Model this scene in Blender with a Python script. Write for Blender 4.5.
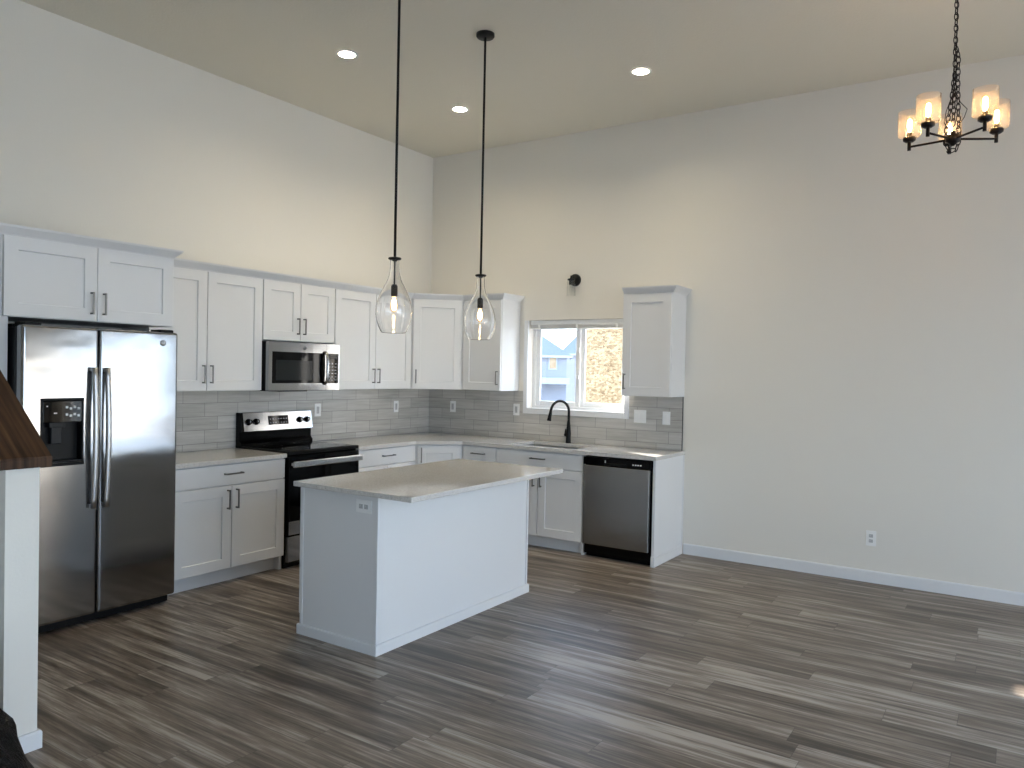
import bpy, bmesh, math, random
from mathutils import Vector, Matrix, noise
random.seed(7)
for o in list(bpy.data.objects): bpy.data.objects.remove(o)
S = bpy.context.scene
C = S.collection
R = math.radians

# ------------------------------------------------------------ camera
CAM = Vector((5.33387, -6.44531, 1.559))
yaw, pit, rol = 0.58441, -0.015841, 0.020112
fwd = Vector((-math.sin(yaw)*math.cos(pit), math.cos(yaw)*math.cos(pit), math.sin(pit)))
rt0 = Vector((math.cos(yaw), math.sin(yaw), 0)); up0 = rt0.cross(fwd)
rt = math.cos(rol)*rt0 + math.sin(rol)*up0
up = -math.sin(rol)*rt0 + math.cos(rol)*up0
cd = bpy.data.cameras.new('camera'); cam = bpy.data.objects.new('camera', cd); C.objects.link(cam)
M = Matrix((rt, up, -fwd)).transposed().to_4x4(); M.translation = CAM; cam.matrix_world = M
cd.sensor_fit = 'HORIZONTAL'; cd.sensor_width = 36; cd.lens = 770.548/1024*36
cd.clip_start = .05; cd.clip_end = 400
S.camera = cam
# ------------------------------------------------------------ world, sun, exposure
S.view_settings.view_transform = 'Standard'; S.view_settings.look = 'None'
S.view_settings.gamma = 1; S.view_settings.use_curve_mapping = False
S.view_settings.exposure = 1.87
SKY = 2.0
w = bpy.data.worlds.new('sky'); S.world = w; w.use_nodes = True
nt = w.node_tree; bg = nt.nodes['Background']; bg.inputs[1].default_value = SKY
tc = nt.nodes.new('ShaderNodeTexCoord'); sx = nt.nodes.new('ShaderNodeSeparateXYZ')
cr = nt.nodes.new('ShaderNodeValToRGB')
nt.links.new(tc.outputs['Generated'], sx.inputs[0]); nt.links.new(sx.outputs['Z'], cr.inputs[0]); nt.links.new(cr.outputs[0], bg.inputs[0])
cr.color_ramp.elements[0].position = 0.0; cr.color_ramp.elements[0].color = (0.69, 0.85, 1.0, 1)
cr.color_ramp.elements[1].position = 0.6; cr.color_ramp.elements[1].color = (0.40, 0.61, 1.0, 1)
sl = bpy.data.lights.new('sun', 'SUN'); sl.energy = 15; sl.angle = R(.6); sl.color = (1, .95, .88)
so = bpy.data.objects.new('sun', sl); C.objects.link(so)
so.rotation_euler = Vector((2.03, -1., -.74)).to_track_quat('-Z', 'Y').to_euler()
CAN_E, BULB_E, CHAND_E = 215, 20, 38
def portal(loc, rot, sx_, sy_):        # guides sky sampling through a window opening, gives no light of its own
    l = bpy.data.lights.new('window_portal', 'AREA'); l.shape = 'RECTANGLE'; l.size = sx_; l.size_y = sy_
    l.cycles.is_portal = True
    o = bpy.data.objects.new('window_portal', l); C.objects.link(o); o.location = loc; o.rotation_euler = rot

# room dimensions
ZC = 3.839; XR = 9.6; YF = -9.5
WX0, WX1, WZ0, WZ1 = 1.262, 2.312, 1.195, 2.068          # kitchen window opening
PX0, PX1, PZ1 = 6.25, 9.2, 2.02                          # patio door in the window wall, right of the view
LY0, LY1, LZ0, LZ1 = -8.2, -1.9, .25, 2.02
TZ0, TZ1 = 2.62, 3.5                                     # unseen transom above it, added to light the upper left wall
BX0, BX1, BZ0, BZ1 = 3.6, 5.4, .4, 2.2                   # unseen window behind, added for cool light on the island end               # living room window in the right wall
portal(((PX0+PX1)/2, .1, PZ1/2+.02), (R(-90), 0, 0), PX1-PX0, PZ1-.04)
portal((XR+.05, (LY0+LY1)/2, (LZ0+LZ1)/2), (0, R(90), 0), LZ1-LZ0, LY1-LY0)
portal((XR+.05, (LY0+LY1)/2, (TZ0+TZ1)/2), (0, R(90), 0), TZ1-TZ0, LY1-LY0)
portal(((BX0+BX1)/2, YF-.05, (BZ0+BZ1)/2), (R(90), 0, 0), BX1-BX0, BZ1-BZ0)
portal(((WX0+WX1)/2, .16, (WZ0+WZ1)/2), (R(-90), 0, 0), WX1-WX0, WZ1-WZ0)

# ------------------------------------------------------------ materials
def mat(name, col, rough=.5, metal=0, spec=.5, coat=0, aniso=0, emis=None, es=0):
    m = bpy.data.materials.new(name); m.use_nodes = True; b = m.node_tree.nodes['Principled BSDF']
    b.inputs['Base Color'].default_value = (*col, 1); b.inputs['Roughness'].default_value = rough
    b.inputs['Metallic'].default_value = metal; b.inputs['Specular IOR Level'].default_value = spec
    b.inputs['Coat Weight'].default_value = coat
    if aniso: b.inputs['Anisotropic'].default_value = aniso
    if emis: b.inputs['Emission Color'].default_value = (*emis, 1); b.inputs['Emission Strength'].default_value = es
    return m
class N:                       # tiny node helper
    def __init__(s, m): s.t = m.node_tree; s.b = s.t.nodes.get('Principled BSDF')
    def n(s, kind, **kw):
        x = s.t.nodes.new(kind)
        for k, v in kw.items(): setattr(x, k, v)
        return x
    def l(s, a, b): s.t.links.new(a, b)
    def math(s, op, a, b=None, c=None):
        x = s.n('ShaderNodeMath', operation=op)
        for i, v in enumerate((a, b, c)):
            if v is None: continue
            if isinstance(v, (int, float)): x.inputs[i].default_value = v
            else: s.l(v, x.inputs[i])
        return x.outputs[0]
    def ramp(s, fac, stops):
        x = s.n('ShaderNodeValToRGB'); e = x.color_ramp.elements
        while len(e) < len(stops): e.new(.5)
        for q, (p, c) in zip(e, stops): q.position = p; q.color = (*c, 1)
        s.l(fac, x.inputs[0]); return x.outputs[0]
    def noise(s, vec, scale, detail=3, rough=.5):
        x = s.n('ShaderNodeTexNoise'); x.inputs['Scale'].default_value = scale; x.inputs['Detail'].default_value = detail; x.inputs['Roughness'].default_value = rough
        s.l(vec, x.inputs['Vector']); return x.outputs['Fac']
    def mapping(s, vec, scale=(1, 1, 1), rot=(0, 0, 0)):
        x = s.n('ShaderNodeMapping'); x.inputs['Scale'].default_value = scale; x.inputs['Rotation'].default_value = rot
        s.l(vec, x.inputs[0]); return x.outputs[0]
    def obj(s): return s.n('ShaderNodeTexCoord').outputs['Object']
    def mix(s, fac, a, b, mode='MIX'):
        x = s.n('ShaderNodeMix', data_type='RGBA', blend_type=mode)
        for i, v in ((0, fac), (6, a), (7, b)):
            if isinstance(v, (int, float)): x.inputs[i].default_value = v
            elif isinstance(v, tuple): x.inputs[i].default_value = (*v, 1)
            else: s.l(v, x.inputs[i])
        return x.outputs[2]
    def bump(s, h, strength=.1, dist=.01):
        x = s.n('ShaderNodeBump'); x.inputs['Strength'].default_value = strength; x.inputs['Distance'].default_value = dist
        s.l(h, x.inputs['Height']); s.l(x.outputs[0], s.b.inputs['Normal'])

def paint(name, col, rough, scale, st):
    m = mat(name, col, rough, spec=.3); n = N(m); n.bump(n.noise(n.obj(), scale, 4), st, .004); return m
M_wall = paint('wall_paint', (.775, .747, .685), .75, 90, .15)
M_ceil = paint('ceiling_texture', (.74, .71, .62), .9, 60, .5)
M_trim = paint('trim_paint', (.74, .75, .76), .4, 60, .02)
M_cab = paint('cabinet_paint', (.745, .748, .75), .38, 70, .02)
M_cabin = mat('cabinet_inside_shadow_gap', (.5, .5, .5), .6)

def floor_mat():
    m = mat('vinyl_plank', (.3, .25, .2), .42, spec=.4); n = N(m); v = n.obj()
    s = n.n('ShaderNodeSeparateXYZ'); n.l(v, s.inputs[0]); X, Y = s.outputs[0], s.outputs[1]
    W_, L_ = .152, 1.22
    row = n.math('FLOOR', n.math('DIVIDE', Y, W_))
    wn = n.n('ShaderNodeTexWhiteNoise', noise_dimensions='1D'); n.l(row, wn.inputs['W'])
    xs = n.math('ADD', n.math('DIVIDE', X, L_), n.math('MULTIPLY', wn.outputs[0], 7.3))
    colm = n.math('FLOOR', xs)
    cv = n.n('ShaderNodeCombineXYZ'); n.l(row, cv.inputs[0]); n.l(colm, cv.inputs[1])
    w2 = n.n('ShaderNodeTexWhiteNoise', noise_dimensions='2D'); n.l(cv.outputs[0], w2.inputs['Vector'])
    pr = w2.outputs[0]
    cb = n.n('ShaderNodeCombineXYZ'); n.l(X, cb.inputs[0]); n.l(Y, cb.inputs[1]); n.l(n.math('MULTIPLY', pr, 9.), cb.inputs[2])
    g1 = n.noise(n.mapping(cb.outputs[0], (1.1, 26, 1)), 1., 5, .62)
    g2 = n.noise(n.mapping(cb.outputs[0], (3.0, 110, 1)), 1., 3, .6)
    g3 = n.noise(n.mapping(cb.outputs[0], (.8, 9, 1)), 1., 2, .5)
    g4 = n.noise(n.mapping(cb.outputs[0], (2.6, 17, 1)), 1., 6, .7)
    f = n.math('ADD', n.math('ADD', n.math('MULTIPLY', g1, .70), n.math('ADD', n.math('MULTIPLY', g2, .35), n.math('MULTIPLY', g4, .40))), n.math('ADD', n.math('MULTIPLY', pr, .10), n.math('MULTIPLY', g3, .40)))
    f = n.math('ADD', n.math('MULTIPLY', n.math('SUBTRACT', f, .975), 1.75), .50)
    col = n.ramp(f, [(.22, (.066, .049, .037)), (.42, (.146, .114, .088)), (.58, (.232, .190, .152)), (.80, (.43, .385, .335))])
    fy = n.math('FRACT', n.math('DIVIDE', Y, W_)); fx = n.math('FRACT', xs)
    gy = n.math('LESS_THAN', n.math('MINIMUM', fy, n.math('SUBTRACT', 1., fy)), .009)
    gx = n.math('LESS_THAN', n.math('MINIMUM', fx, n.math('SUBTRACT', 1., fx)), .0012)
    gap = n.math('MAXIMUM', gy, gx)
    n.l(n.mix(n.math('MULTIPLY', gap, .6), col, (.05, .04, .033)), n.b.inputs['Base Color'])
    n.l(n.math('ADD', n.math('MULTIPLY', g2, .2), .27), n.b.inputs['Roughness'])
    n.bump(n.math('SUBTRACT', g2, n.math('MULTIPLY', gap, 2.)), .12, .002)
    return m
M_floor = floor_mat()

def tile_mat(name, rot):
    m = mat(name, (.4, .39, .37), .22, spec=.5); n = N(m); v = n.mapping(n.obj(), (1, 1, 1), rot)
    b = n.n('ShaderNodeTexBrick'); n.l(v, b.inputs['Vector'])
    b.inputs['Scale'].default_value = 1; b.inputs['Brick Width'].default_value = .305; b.inputs['Row Height'].default_value = .1055
    b.inputs['Mortar Size'].default_value = .0022; b.inputs['Mortar Smooth'].default_value = .2; b.offset = .38; b.offset_frequency = 2
    b.inputs['Color1'].default_value = (.30, .30, .30, 1); b.inputs['Color2'].default_value = (.75, .75, .75, 1); b.inputs['Mortar'].default_value = (.5, .5, .5, 1)
    st = n.noise(n.mapping(v, (2.5, 34, 1)), 1., 4, .6)
    sp = n.n('ShaderNodeSeparateColor'); n.l(b.outputs[0], sp.inputs[0])
    f = n.math('ADD', n.math('MULTIPLY', sp.outputs[0], .45), n.math('MULTIPLY', st, .75))
    col = n.ramp(f, [(.30, (.36, .345, .315)), (.58, (.50, .48, .445)), (.86, (.64, .62, .585))])
    n.l(n.mix(b.outputs['Fac'], col, (.24, .23, .215)), n.b.inputs['Base Color'])
    n.l(n.math('ADD', n.math('MULTIPLY', b.outputs['Fac'], .5), .2), n.b.inputs['Roughness'])
    n.bump(n.math('SUBTRACT', n.math('MULTIPLY', st, .25), b.outputs['Fac']), .25, .002)
    return m
M_tileB = tile_mat('plank_tile_window_wall', (R(-90), 0, 0))
M_tileL = tile_mat('plank_tile_range_wall', (0, R(90), R(90)))

def quartz():
    m = mat('speckled_quartz', (.6, .58, .55), .05, spec=.6, coat=0); n = N(m); v = n.obj()
    a = n.noise(v, 260, 2, .5); c = n.noise(v, 90, 3, .6)
    f = n.math('ADD', n.math('MULTIPLY', a, .6), n.math('MULTIPLY', c, .4))
    n.l(n.ramp(f, [(.36, (.36, .33, .30)), (.43, (.58, .56, .53)), (.58, (.66, .64, .61)), (.68, (.80, .79, .77))]), n.b.inputs['Base Color'])
    return m
M_quartz = quartz()

ANI = 0.0
def steel(name, col, rough, axis):
    m = mat(name, col, rough, metal=1); n = N(m); v = n.obj()
    sc = {'z': (260, 260, 1.5), 'y': (260, 1.5, 260), 'x': (1.5, 260, 260)}[axis]
    a = n.noise(n.mapping(v, sc), 1, 2, .5)
    n.l(n.math('ADD', n.math('MULTIPLY', a, .04), rough-.02), n.b.inputs['Roughness'])
    big = n.noise(n.mapping(v, (1.2, 1.2, 2.2)), 1.6, 2, .5)
    n.bump(big, .15, .02)
    tg = n.n('ShaderNodeTangent', direction_type='RADIAL', axis='Z'); n.l(tg.outputs[0], n.b.inputs['Tangent'])
    n.b.inputs['Anisotropic'].default_value = .6; n.b.inputs['Anisotropic Rotation'].default_value = ANI
    return m
M_steel = steel('brushed_stainless', (.31, .31, .315), .13, 'y')
M_steelx = steel('brushed_stainless_dishwasher', (.32, .315, .30), .26, 'x')
M_chrome = mat('polished_steel', (.58, .58, .585), .2, 1)
M_nickel = mat('brushed_nickel', (.20, .195, .19), .32, 1)
M_black = mat('gloss_black', (.0015, .0015, .0017), .12, spec=.16)
M_blackm = mat('matte_black', (.003, .003, .0033), .45, spec=.2)
M_blackglass = mat('black_glass', (.0012, .0012, .0014), .04, spec=.16)
M_greyglass = mat('grey_screen_glass', (.016, .018, .019), .08, spec=.16)
M_darkgrey = mat('dark_grey_plastic', (.012, .013, .015), .4, spec=.2)
M_iron = mat('black_iron', (.003, .003, .003), .45, spec=.3)
M_bronze = mat('dark_bronze', (.010, .007, .006), .40, .3, spec=.3)
M_white = mat('white_plastic', (.86, .86, .85), .35)
M_slot = mat('slot_shadow_dark', (.46, .46, .46), .6)
M_vinyl = mat('white_vinyl', (.80, .81, .81), .35)
M_barsteel = mat('satin_steel_bar', (.52, .52, .525), .36, 1)
M_badge = mat('badge_grey', (.20, .20, .21), .3, .8)
M_mark_glint = mat('white_print_and_glint', (.75, .75, .75), .5)
M_steelsink = mat('sink_steel', (.55, .55, .55), .28, 1)
def wood():
    m = mat('dark_walnut', (.08, .04, .02), .45, spec=.15); n = N(m); v = n.obj()
    a = n.noise(n.mapping(v, (2, 40, 2)), 1.3, 4, .5)
    n.l(n.ramp(a, [(.3, (.022, .011, .006)), (.6, (.075, .036, .018)), (.8, (.13, .068, .034))]), n.b.inputs['Base Color']); return m
M_wood = wood()
def thin_glass(name, tint=(1, 1, 1), ior=1.5, gain=1., seed=False):
    m = bpy.data.materials.new(name); m.use_nodes = True; t = m.node_tree; t.nodes.clear(); n = N(m)
    o = n.n('ShaderNodeOutputMaterial'); mx = n.n('ShaderNodeMixShader'); tr = n.n('ShaderNodeBsdfTransparent'); gl = n.n('ShaderNodeBsdfGlossy')
    tr.inputs[0].default_value = (*tint, 1); gl.inputs['Roughness'].default_value = .02
    fr = n.n('ShaderNodeLayerWeight'); fr.inputs['Blend'].default_value = .5
    n.l(n.math('MULTIPLY', n.math('ADD', n.math('MULTIPLY', n.math('POWER', fr.outputs['Facing'], 4.), .75), .035), gain), mx.inputs[0]); n.l(tr.outputs[0], mx.inputs[1]); n.l(gl.outputs[0], mx.inputs[2]); n.l(mx.outputs[0], o.inputs[0])
    if seed:
        td = n.n('ShaderNodeBsdfTranslucent'); td.inputs[0].default_value = (.95, .90, .85, 1); m2 = n.n('ShaderNodeMixShader'); m2.inputs[0].default_value = .035
        n.l(mx.outputs[0], m2.inputs[1]); n.l(td.outputs[0], m2.inputs[2]); n.l(m2.outputs[0], o.inputs[0])
        b = n.n('ShaderNodeBump'); b.inputs['Strength'].default_value = .5; b.inputs['Distance'].default_value = .003
        n.l(n.noise(n.obj(), 120, 2), b.inputs['Height']); n.l(b.outputs[0], gl.inputs['Normal']); n.l(b.outputs[0], fr.inputs['Normal'])
    return m
M_glass = thin_glass('window_glass')
M_bulbglass = thin_glass('clear_glass', (.985, .99, .99), 1.5, .8)
M_shade = mat('clear_thick_glass', (1, 1, 1), .0); M_shade.node_tree.nodes['Principled BSDF'].inputs['Transmission Weight'].default_value = 1
def glowglass(name, col, s):
    m = bpy.data.materials.new(name); m.use_nodes = True; t = m.node_tree; t.nodes.clear(); n = N(m)
    o = n.n('ShaderNodeOutputMaterial'); a = n.n('ShaderNodeAddShader'); tr = n.n('ShaderNodeBsdfTransparent'); e = n.n('ShaderNodeEmission')
    tr.inputs[0].default_value = (.95, .9, .82, 1); e.inputs[0].default_value = (*col, 1); e.inputs[1].default_value = s
    n.l(tr.outputs[0], a.inputs[0]); n.l(e.outputs[0], a.inputs[1]); n.l(a.outputs[0], o.inputs[0]); return m
M_glow = glowglass('lit_bulb_glass', (1, .55, .22), .10)
M_seeded = thin_glass('seeded_glass', (.97, .95, .93), 1.5, 1.3, True)
def emit(name, col, s):
    m = bpy.data.materials.new(name); m.use_nodes = True; m.node_tree.nodes.clear(); n = N(m)
    o = n.n('ShaderNodeOutputMaterial'); e = n.n('ShaderNodeEmission'); e.inputs[0].default_value = (*col, 1); e.inputs[1].default_value = s
    n.l(e.outputs[0], o.inputs[0]); return m
M_can = emit('can_lamp_light', (1, .87, .64), CAN_E)
M_fil = emit('pendant_bulb_light', (1, .70, .38), BULB_E)
M_fil2 = emit('chandelier_bulb_light', (1, .62, .28), CHAND_E)
M_baffle = mat('can_baffle_white', (.78, .76, .70), .5)
def osb():
    m = mat('oriented_strand_board', (.6, .45, .28), .8); n = N(m); v = n.obj()
    vo = n.n('ShaderNodeTexVoronoi'); vo.inputs['Scale'].default_value = 22; n.l(n.mapping(v, (1.0, 1.0, 1.7)), vo.inputs['Vector'])
    a = n.noise(v, 14, 4, .7); sp = n.n('ShaderNodeSeparateColor'); n.l(vo.outputs['Color'], sp.inputs[0])
    f = n.math('ADD', n.math('MULTIPLY', sp.outputs[0], .55), n.math('MULTIPLY', a, .45))
    n.l(n.ramp(f, [(.15, (.115, .066, .026)), (.42, (.25, .17, .085)), (.70, (.36, .27, .15))]), n.b.inputs['Base Color']); return m
M_osb = osb()
M_siding = mat('blue_grey_siding', (.25, .25, .27), .7)
M_roof = mat('slate_blue_shingle', (.155, .165, .185), .8)
M_extw = mat('white_exterior_trim', (.34, .35, .37), .6)
def soil(name, c1, c2, sc):
    m = mat(name, c1, .95); n = N(m); a = n.noise(n.obj(), sc, 5, .6)
    n.l(n.ramp(a, [(.35, c1), (.65, c2)]), n.b.inputs['Base Color']); return m
M_ground = soil('bare_soil', (.28, .27, .25), (.38, .37, .34), .8)
M_dirt_pane = soil('orange_soil_and_pane', (.34, .22, .12), (.48, .34, .20), 1.5)
M_rock = soil('grey_rock', (.25, .26, .30), (.45, .46, .50), 2.)
def bagmat():
    m = mat('black_plastic_film', (.0012, .0012, .0016), .26, spec=.13); n = N(m)
    a = n.noise(n.mapping(n.obj(), (9, 9, 4)), 1.6, 5, .6); n.bump(a, .8, .04); return m
M_bag = bagmat()

# ------------------------------------------------------------ mesh helpers
class MB:
    def __init__(s): s.bm = bmesh.new()
    def _m(s, f0, m):
        s.bm.faces.ensure_lookup_table()
        for f in s.bm.faces[f0:]: f.material_index = m
    def box(s, x0, x1, y0, y1, z0, z1, bev=0, m=0, seg=2):
        f0 = len(s.bm.faces)
        r = bmesh.ops.create_cube(s.bm, size=1, matrix=Matrix.Translation(((x0+x1)/2, (y0+y1)/2, (z0+z1)/2)) @ Matrix.Diagonal((abs(x1-x0), abs(y1-y0), abs(z1-z0), 1)))
        if bev:
            es = list({e for v in r['verts'] for e in v.link_edges})
            bmesh.ops.bevel(s.bm, geom=es, offset=bev, segments=seg, affect='EDGES', profile=.5)
        s._m(f0, m); return s
    def prism(s, pts, a0, a1, axis='z', m=0):          # polygon extruded along an axis
        f0 = len(s.bm.faces)
        def P(p, a): return {'z': (p[0], p[1], a), 'y': (p[0], a, p[1]), 'x': (a, p[0], p[1])}[axis]
        A = [s.bm.verts.new(P(p, a0)) for p in pts]; B = [s.bm.verts.new(P(p, a1)) for p in pts]
        s.bm.faces.new(A); s.bm.faces.new(B[::-1]); n = len(pts)
        for i in range(n): s.bm.faces.new((A[i], B[i], B[(i+1) % n], A[(i+1) % n]))
        s._m(f0, m); return s
    def slab(s, outer, holes, a0, a1, axis='z', m=0):   # plate with holes
        f0 = len(s.bm.faces)
        def P(p, a): return {'z': (p[0], p[1], a), 'y': (p[0], a, p[1]), 'x': (a, p[0], p[1])}[axis]
        for a in (a0, a1):
            es = []
            for lp in [outer]+holes:
                vs = [s.bm.verts.new(P(p, a)) for p in lp]
                es += [s.bm.edges.new((vs[i], vs[(i+1) % len(vs)])) for i in range(len(vs))]
            bmesh.ops.triangle_fill(s.bm, edges=es, use_beauty=True)
        for lp in [outer]+holes:
            A = [s.bm.verts.new(P(p, a0)) for p in lp]; B = [s.bm.verts.new(P(p, a1)) for p in lp]
            for i in range(len(lp)): s.bm.faces.new((A[i], A[(i+1) % len(lp)], B[(i+1) % len(lp)], B[i]))
        bmesh.ops.remove_doubles(s.bm, verts=s.bm.verts[:], dist=1e-5)
        s._m(f0, m); return s
    def tube(s, pts, r, n=10, m=0, closed=False, flat=None):
        f0 = len(s.bm.faces); P = [Vector(p) for p in pts]; k = len(P); rr = r if isinstance(r, (list, tuple)) else [r]*k
        rings = []; prev = None
        for i in range(k):
            a = P[(i-1) % k] if (closed or i) else P[0]; b = P[(i+1) % k] if (closed or i < k-1) else P[-1]
            t = (b-a).normalized()
            if prev is None:
                ref = Vector((0, 0, 1)) if abs(t.z) < .9 else Vector((1, 0, 0)); u = t.cross(ref).normalized()
            else: u = (prev-t*prev.dot(t)).normalized()
            prev = u; v_ = t.cross(u)
            rings.append([s.bm.verts.new(P[i]+rr[i]*(math.cos(2*math.pi*j/n)*u+math.sin(2*math.pi*j/n)*v_)) for j in range(n)])
        for i in range(k if closed else k-1):
            A, B = rings[i], rings[(i+1) % k]
            for j in range(n): s.bm.faces.new((A[j], A[(j+1) % n], B[(j+1) % n], B[j])).smooth = True
        if not closed:
            s.bm.faces.new(rings[0][::-1]); s.bm.faces.new(rings[-1])
        s._m(f0, m); return s
    def lathe(s, prof, c=(0, 0, 0), n=24, m=0, axis='z', close=False):   # profile (r, h); r=0 makes a pole
        f0 = len(s.bm.faces); rings = []
        for r, h in prof:
            ring = []
            for j in range(1 if r == 0 else n):
                a = 2*math.pi*j/n; p = (r*math.cos(a), r*math.sin(a), h)
                p = {'z': p, 'y': (p[0], p[2], p[1]), 'x': (p[2], p[0], p[1])}[axis]
                ring.append(s.bm.verts.new(Vector(p)+Vector(c)))
            rings.append(ring)
        pairs = list(zip(rings, rings[1:])) + ([(rings[-1], rings[0])] if close else [])
        for A, B in pairs:
            for j in range(n):
                k = (j+1) % n
                if len(A) == 1 and len(B) == 1: break
                if len(A) == 1: f = s.bm.faces.new((A[0], B[k], B[j]))
                elif len(B) == 1: f = s.bm.faces.new((A[j], A[k], B[0]))
                else: f = s.bm.faces.new((A[j], A[k], B[k], B[j]))
                f.smooth = True
        s._m(f0, m); return s
    def door(s, x0, x1, z0, z1, yf, t=.02, stile=.074, rec=.010, m=0):   # shaker door, front towards -y
        f0 = len(s.bm.faces)
        def loop(d, y): return [s.bm.verts.new(p) for p in ((x0+d, y, z0+d), (x1-d, y, z0+d), (x1-d, y, z1-d), (x0+d, y, z1-d))]
        L = [loop(0, yf+t), loop(0, yf+.002), loop(.002, yf)]
        if stile: L += [loop(stile, yf), loop(stile+.0035, yf+rec)]
        for A, B in zip(L, L[1:]):
            for i in range(4): s.bm.faces.new((A[i], A[(i+1) % 4], B[(i+1) % 4], B[i]))
        s.bm.faces.new(L[-1]); s.bm.faces.new(L[0][::-1]); s._m(f0, m); return s
    def sweep(s, path, prof, m=0):                      # prof: (outward offset, z); path 2D, outward = right of travel
        f0 = len(s.bm.faces); rings = []; n = len(path)
        for i in range(n):
            p = Vector(path[i]); nr = []
            for a, b in ((i-1, i), (i, i+1)):
                if a < 0 or b >= n: continue
                d = (Vector(path[b])-Vector(path[a])).normalized(); nr.append(Vector((d.y, -d.x)))
            q = nr[0] if len(nr) == 1 else (nr[0]+nr[1])/(1+nr[0].dot(nr[1]))
            rings.append([s.bm.verts.new((p.x+q.x*o, p.y+q.y*o, z)) for o, z in prof])
        k = len(prof)
        for A, B in zip(rings, rings[1:]):
            for j in range(k): s.bm.faces.new((A[j], B[j], B[(j+1) % k], A[(j+1) % k]))
        s.bm.faces.new(rings[0]); s.bm.faces.new(rings[-1][::-1]); s._m(f0, m); return s
    def build(s, name, mats, parent=None, loc=(0, 0, 0), rotz=0):
        bmesh.ops.recalc_face_normals(s.bm, faces=s.bm.faces[:])
        me = bpy.data.meshes.new(name); s.bm.to_mesh(me); s.bm.free()
        for m in (mats if isinstance(mats, (list, tuple)) else [mats]): me.materials.append(m)
        o = bpy.data.objects.new(name, me); C.objects.link(o); o.location = loc; o.rotation_euler = (0, 0, rotz)
        if parent: o.parent = parent
        return o
def thing(name, label, cat, loc=(0, 0, 0), rotz=0, group=None):
    o = bpy.data.objects.new(name, None); C.objects.link(o); o.location = loc; o.rotation_euler = (0, 0, rotz); o.empty_display_size = .1
    o['label'] = label; o['category'] = cat
    if group: o['group'] = group
    return o
def tag(o, label, cat, group=None):
    o['label'] = label; o['category'] = cat
    if group: o['group'] = group
    return o
def struct(o): o['kind'] = 'structure'; return o
def circ(x, y, r, n=24): return [(x+r*math.cos(2*math.pi*i/n), y+r*math.sin(2*math.pi*i/n)) for i in range(n)]
def rect(a, b, c, d): return [(a, c), (b, c), (b, d), (a, d)]
def copy_tree(o, parent=None):
    c = o.copy(); C.objects.link(c)
    if parent: c.parent = parent
    for ch in list(o.children): copy_tree(ch, c)
    return c

# ------------------------------------------------------------ setting
struct(MB().box(-.15, XR+.15, YF-.15, .15, -.12, 0).build('floor', M_floor))
CANS = [(1.193, -2.441), (1.192, -1.092), (2.887, -1.075)]
struct(MB().slab(rect(-.15, XR+.15, YF-.15, .15), [circ(x, y, .0625) for x, y in CANS], ZC, ZC+.03).box(-.15, XR+.15, YF-.15, .15, ZC+.2, ZC+.3)
       .box(-.15, XR+.15, YF-.15, YF-.14, ZC, ZC+.3).box(-.15, XR+.15, .14, .15, ZC, ZC+.3).box(-.15, -.14, YF, .15, ZC, ZC+.3).box(XR+.14, XR+.15, YF, .15, ZC, ZC+.3).build('ceiling', M_ceil))
struct(MB().box(-.15, 0, YF-.15, .15, 0, ZC).build('wall_left', M_wall))
struct(MB().slab(rect(0, XR+.15, 0, ZC), [rect(WX0, WX1, WZ0, WZ1), rect(PX0, PX1, .02, PZ1)], 0, .15, 'y').build('wall_back', M_wall))
struct(MB().slab(rect(YF-.15, 0, 0, ZC), [rect(LY0, LY1, LZ0, LZ1), rect(LY0, LY1, TZ0, TZ1)], XR, XR+.15, 'x').build('wall_right', M_wall))
struct(MB().slab(rect(0, XR, 0, ZC), [rect(BX0, BX1, BZ0, BZ1)], YF-.15, YF, 'y').build('wall_front', M_wall))
BBP = [(0, 0), (.014, 0), (.014, .088), (.010, .098), (0, .098)]
struct(MB().sweep([(2.905, 0), (PX0-.06, 0)], [(o, z*.92) for o, z in BBP]).build('baseboard_back', M_trim))
struct(MB().sweep([(XR, -.02), (XR, YF+.02)], [(o, z) for o, z in BBP]).build('baseboard_right', M_trim))

def window_unit(name, axis, a0, a1, z0, z1, d0, d1, gdep, split=True):   # vinyl frame, sashes, glass
    def bx(mb, u0, u1, v0, v1, w0, w1): return mb.box(u0, u1, w0, w1, v0, v1, .003) if axis == 'y' else mb.box(w0, w1, u0, u1, v0, v1, .003)
    mb = MB(); f = .038
    for q in ((a0, a0+f, z0, z1), (a1-f, a1, z0, z1), (a0+f, a1-f, z0, z0+f), (a0+f, a1-f, z1-f, z1)): bx(mb, *q, d0, d1)
    root = struct(mb.build(name, M_vinyl))
    mid = (a0+a1)/2; halves = [(a0+f, mid+.002, d0+.012), (mid-.002, a1-f, (d0+d1)/2)] if split else [(a0+f, a1-f, d0+.02)]
    for (p, q, dd) in halves:
        mb = MB(); g = .045; t = .026
        for r_ in ((p, p+g, z0+f, z1-f), (q-g, q, z0+f, z1-f), (p+g, q-g, z0+f, z0+f+g), (p+g, q-g, z1-f-g, z1-f)): bx(mb, *r_, dd, dd+t)
        s = mb.build('sash', M_vinyl, root)
        mb = MB(); bx(mb, p+g, q-g, z0+f+g, z1-f-g, dd+t/2-.003, dd+t/2+.003); mb.build('pane', M_glass, s)
    return root
W1 = window_unit('window_1', 'y', WX0, WX1, WZ0, WZ1, .075, .145, .1)
mb = MB()                                                        # latches on the meeting rail
for z in (1.52, 1.78): mb.box(1.765, 1.79, .066, .088, z-.02, z+.02, .004)
mb.build('latch', M_vinyl, W1)
window_unit('window_2', 'x', LY0, LY1, LZ0, LZ1, XR+.04, XR+.11, .1)
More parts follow.
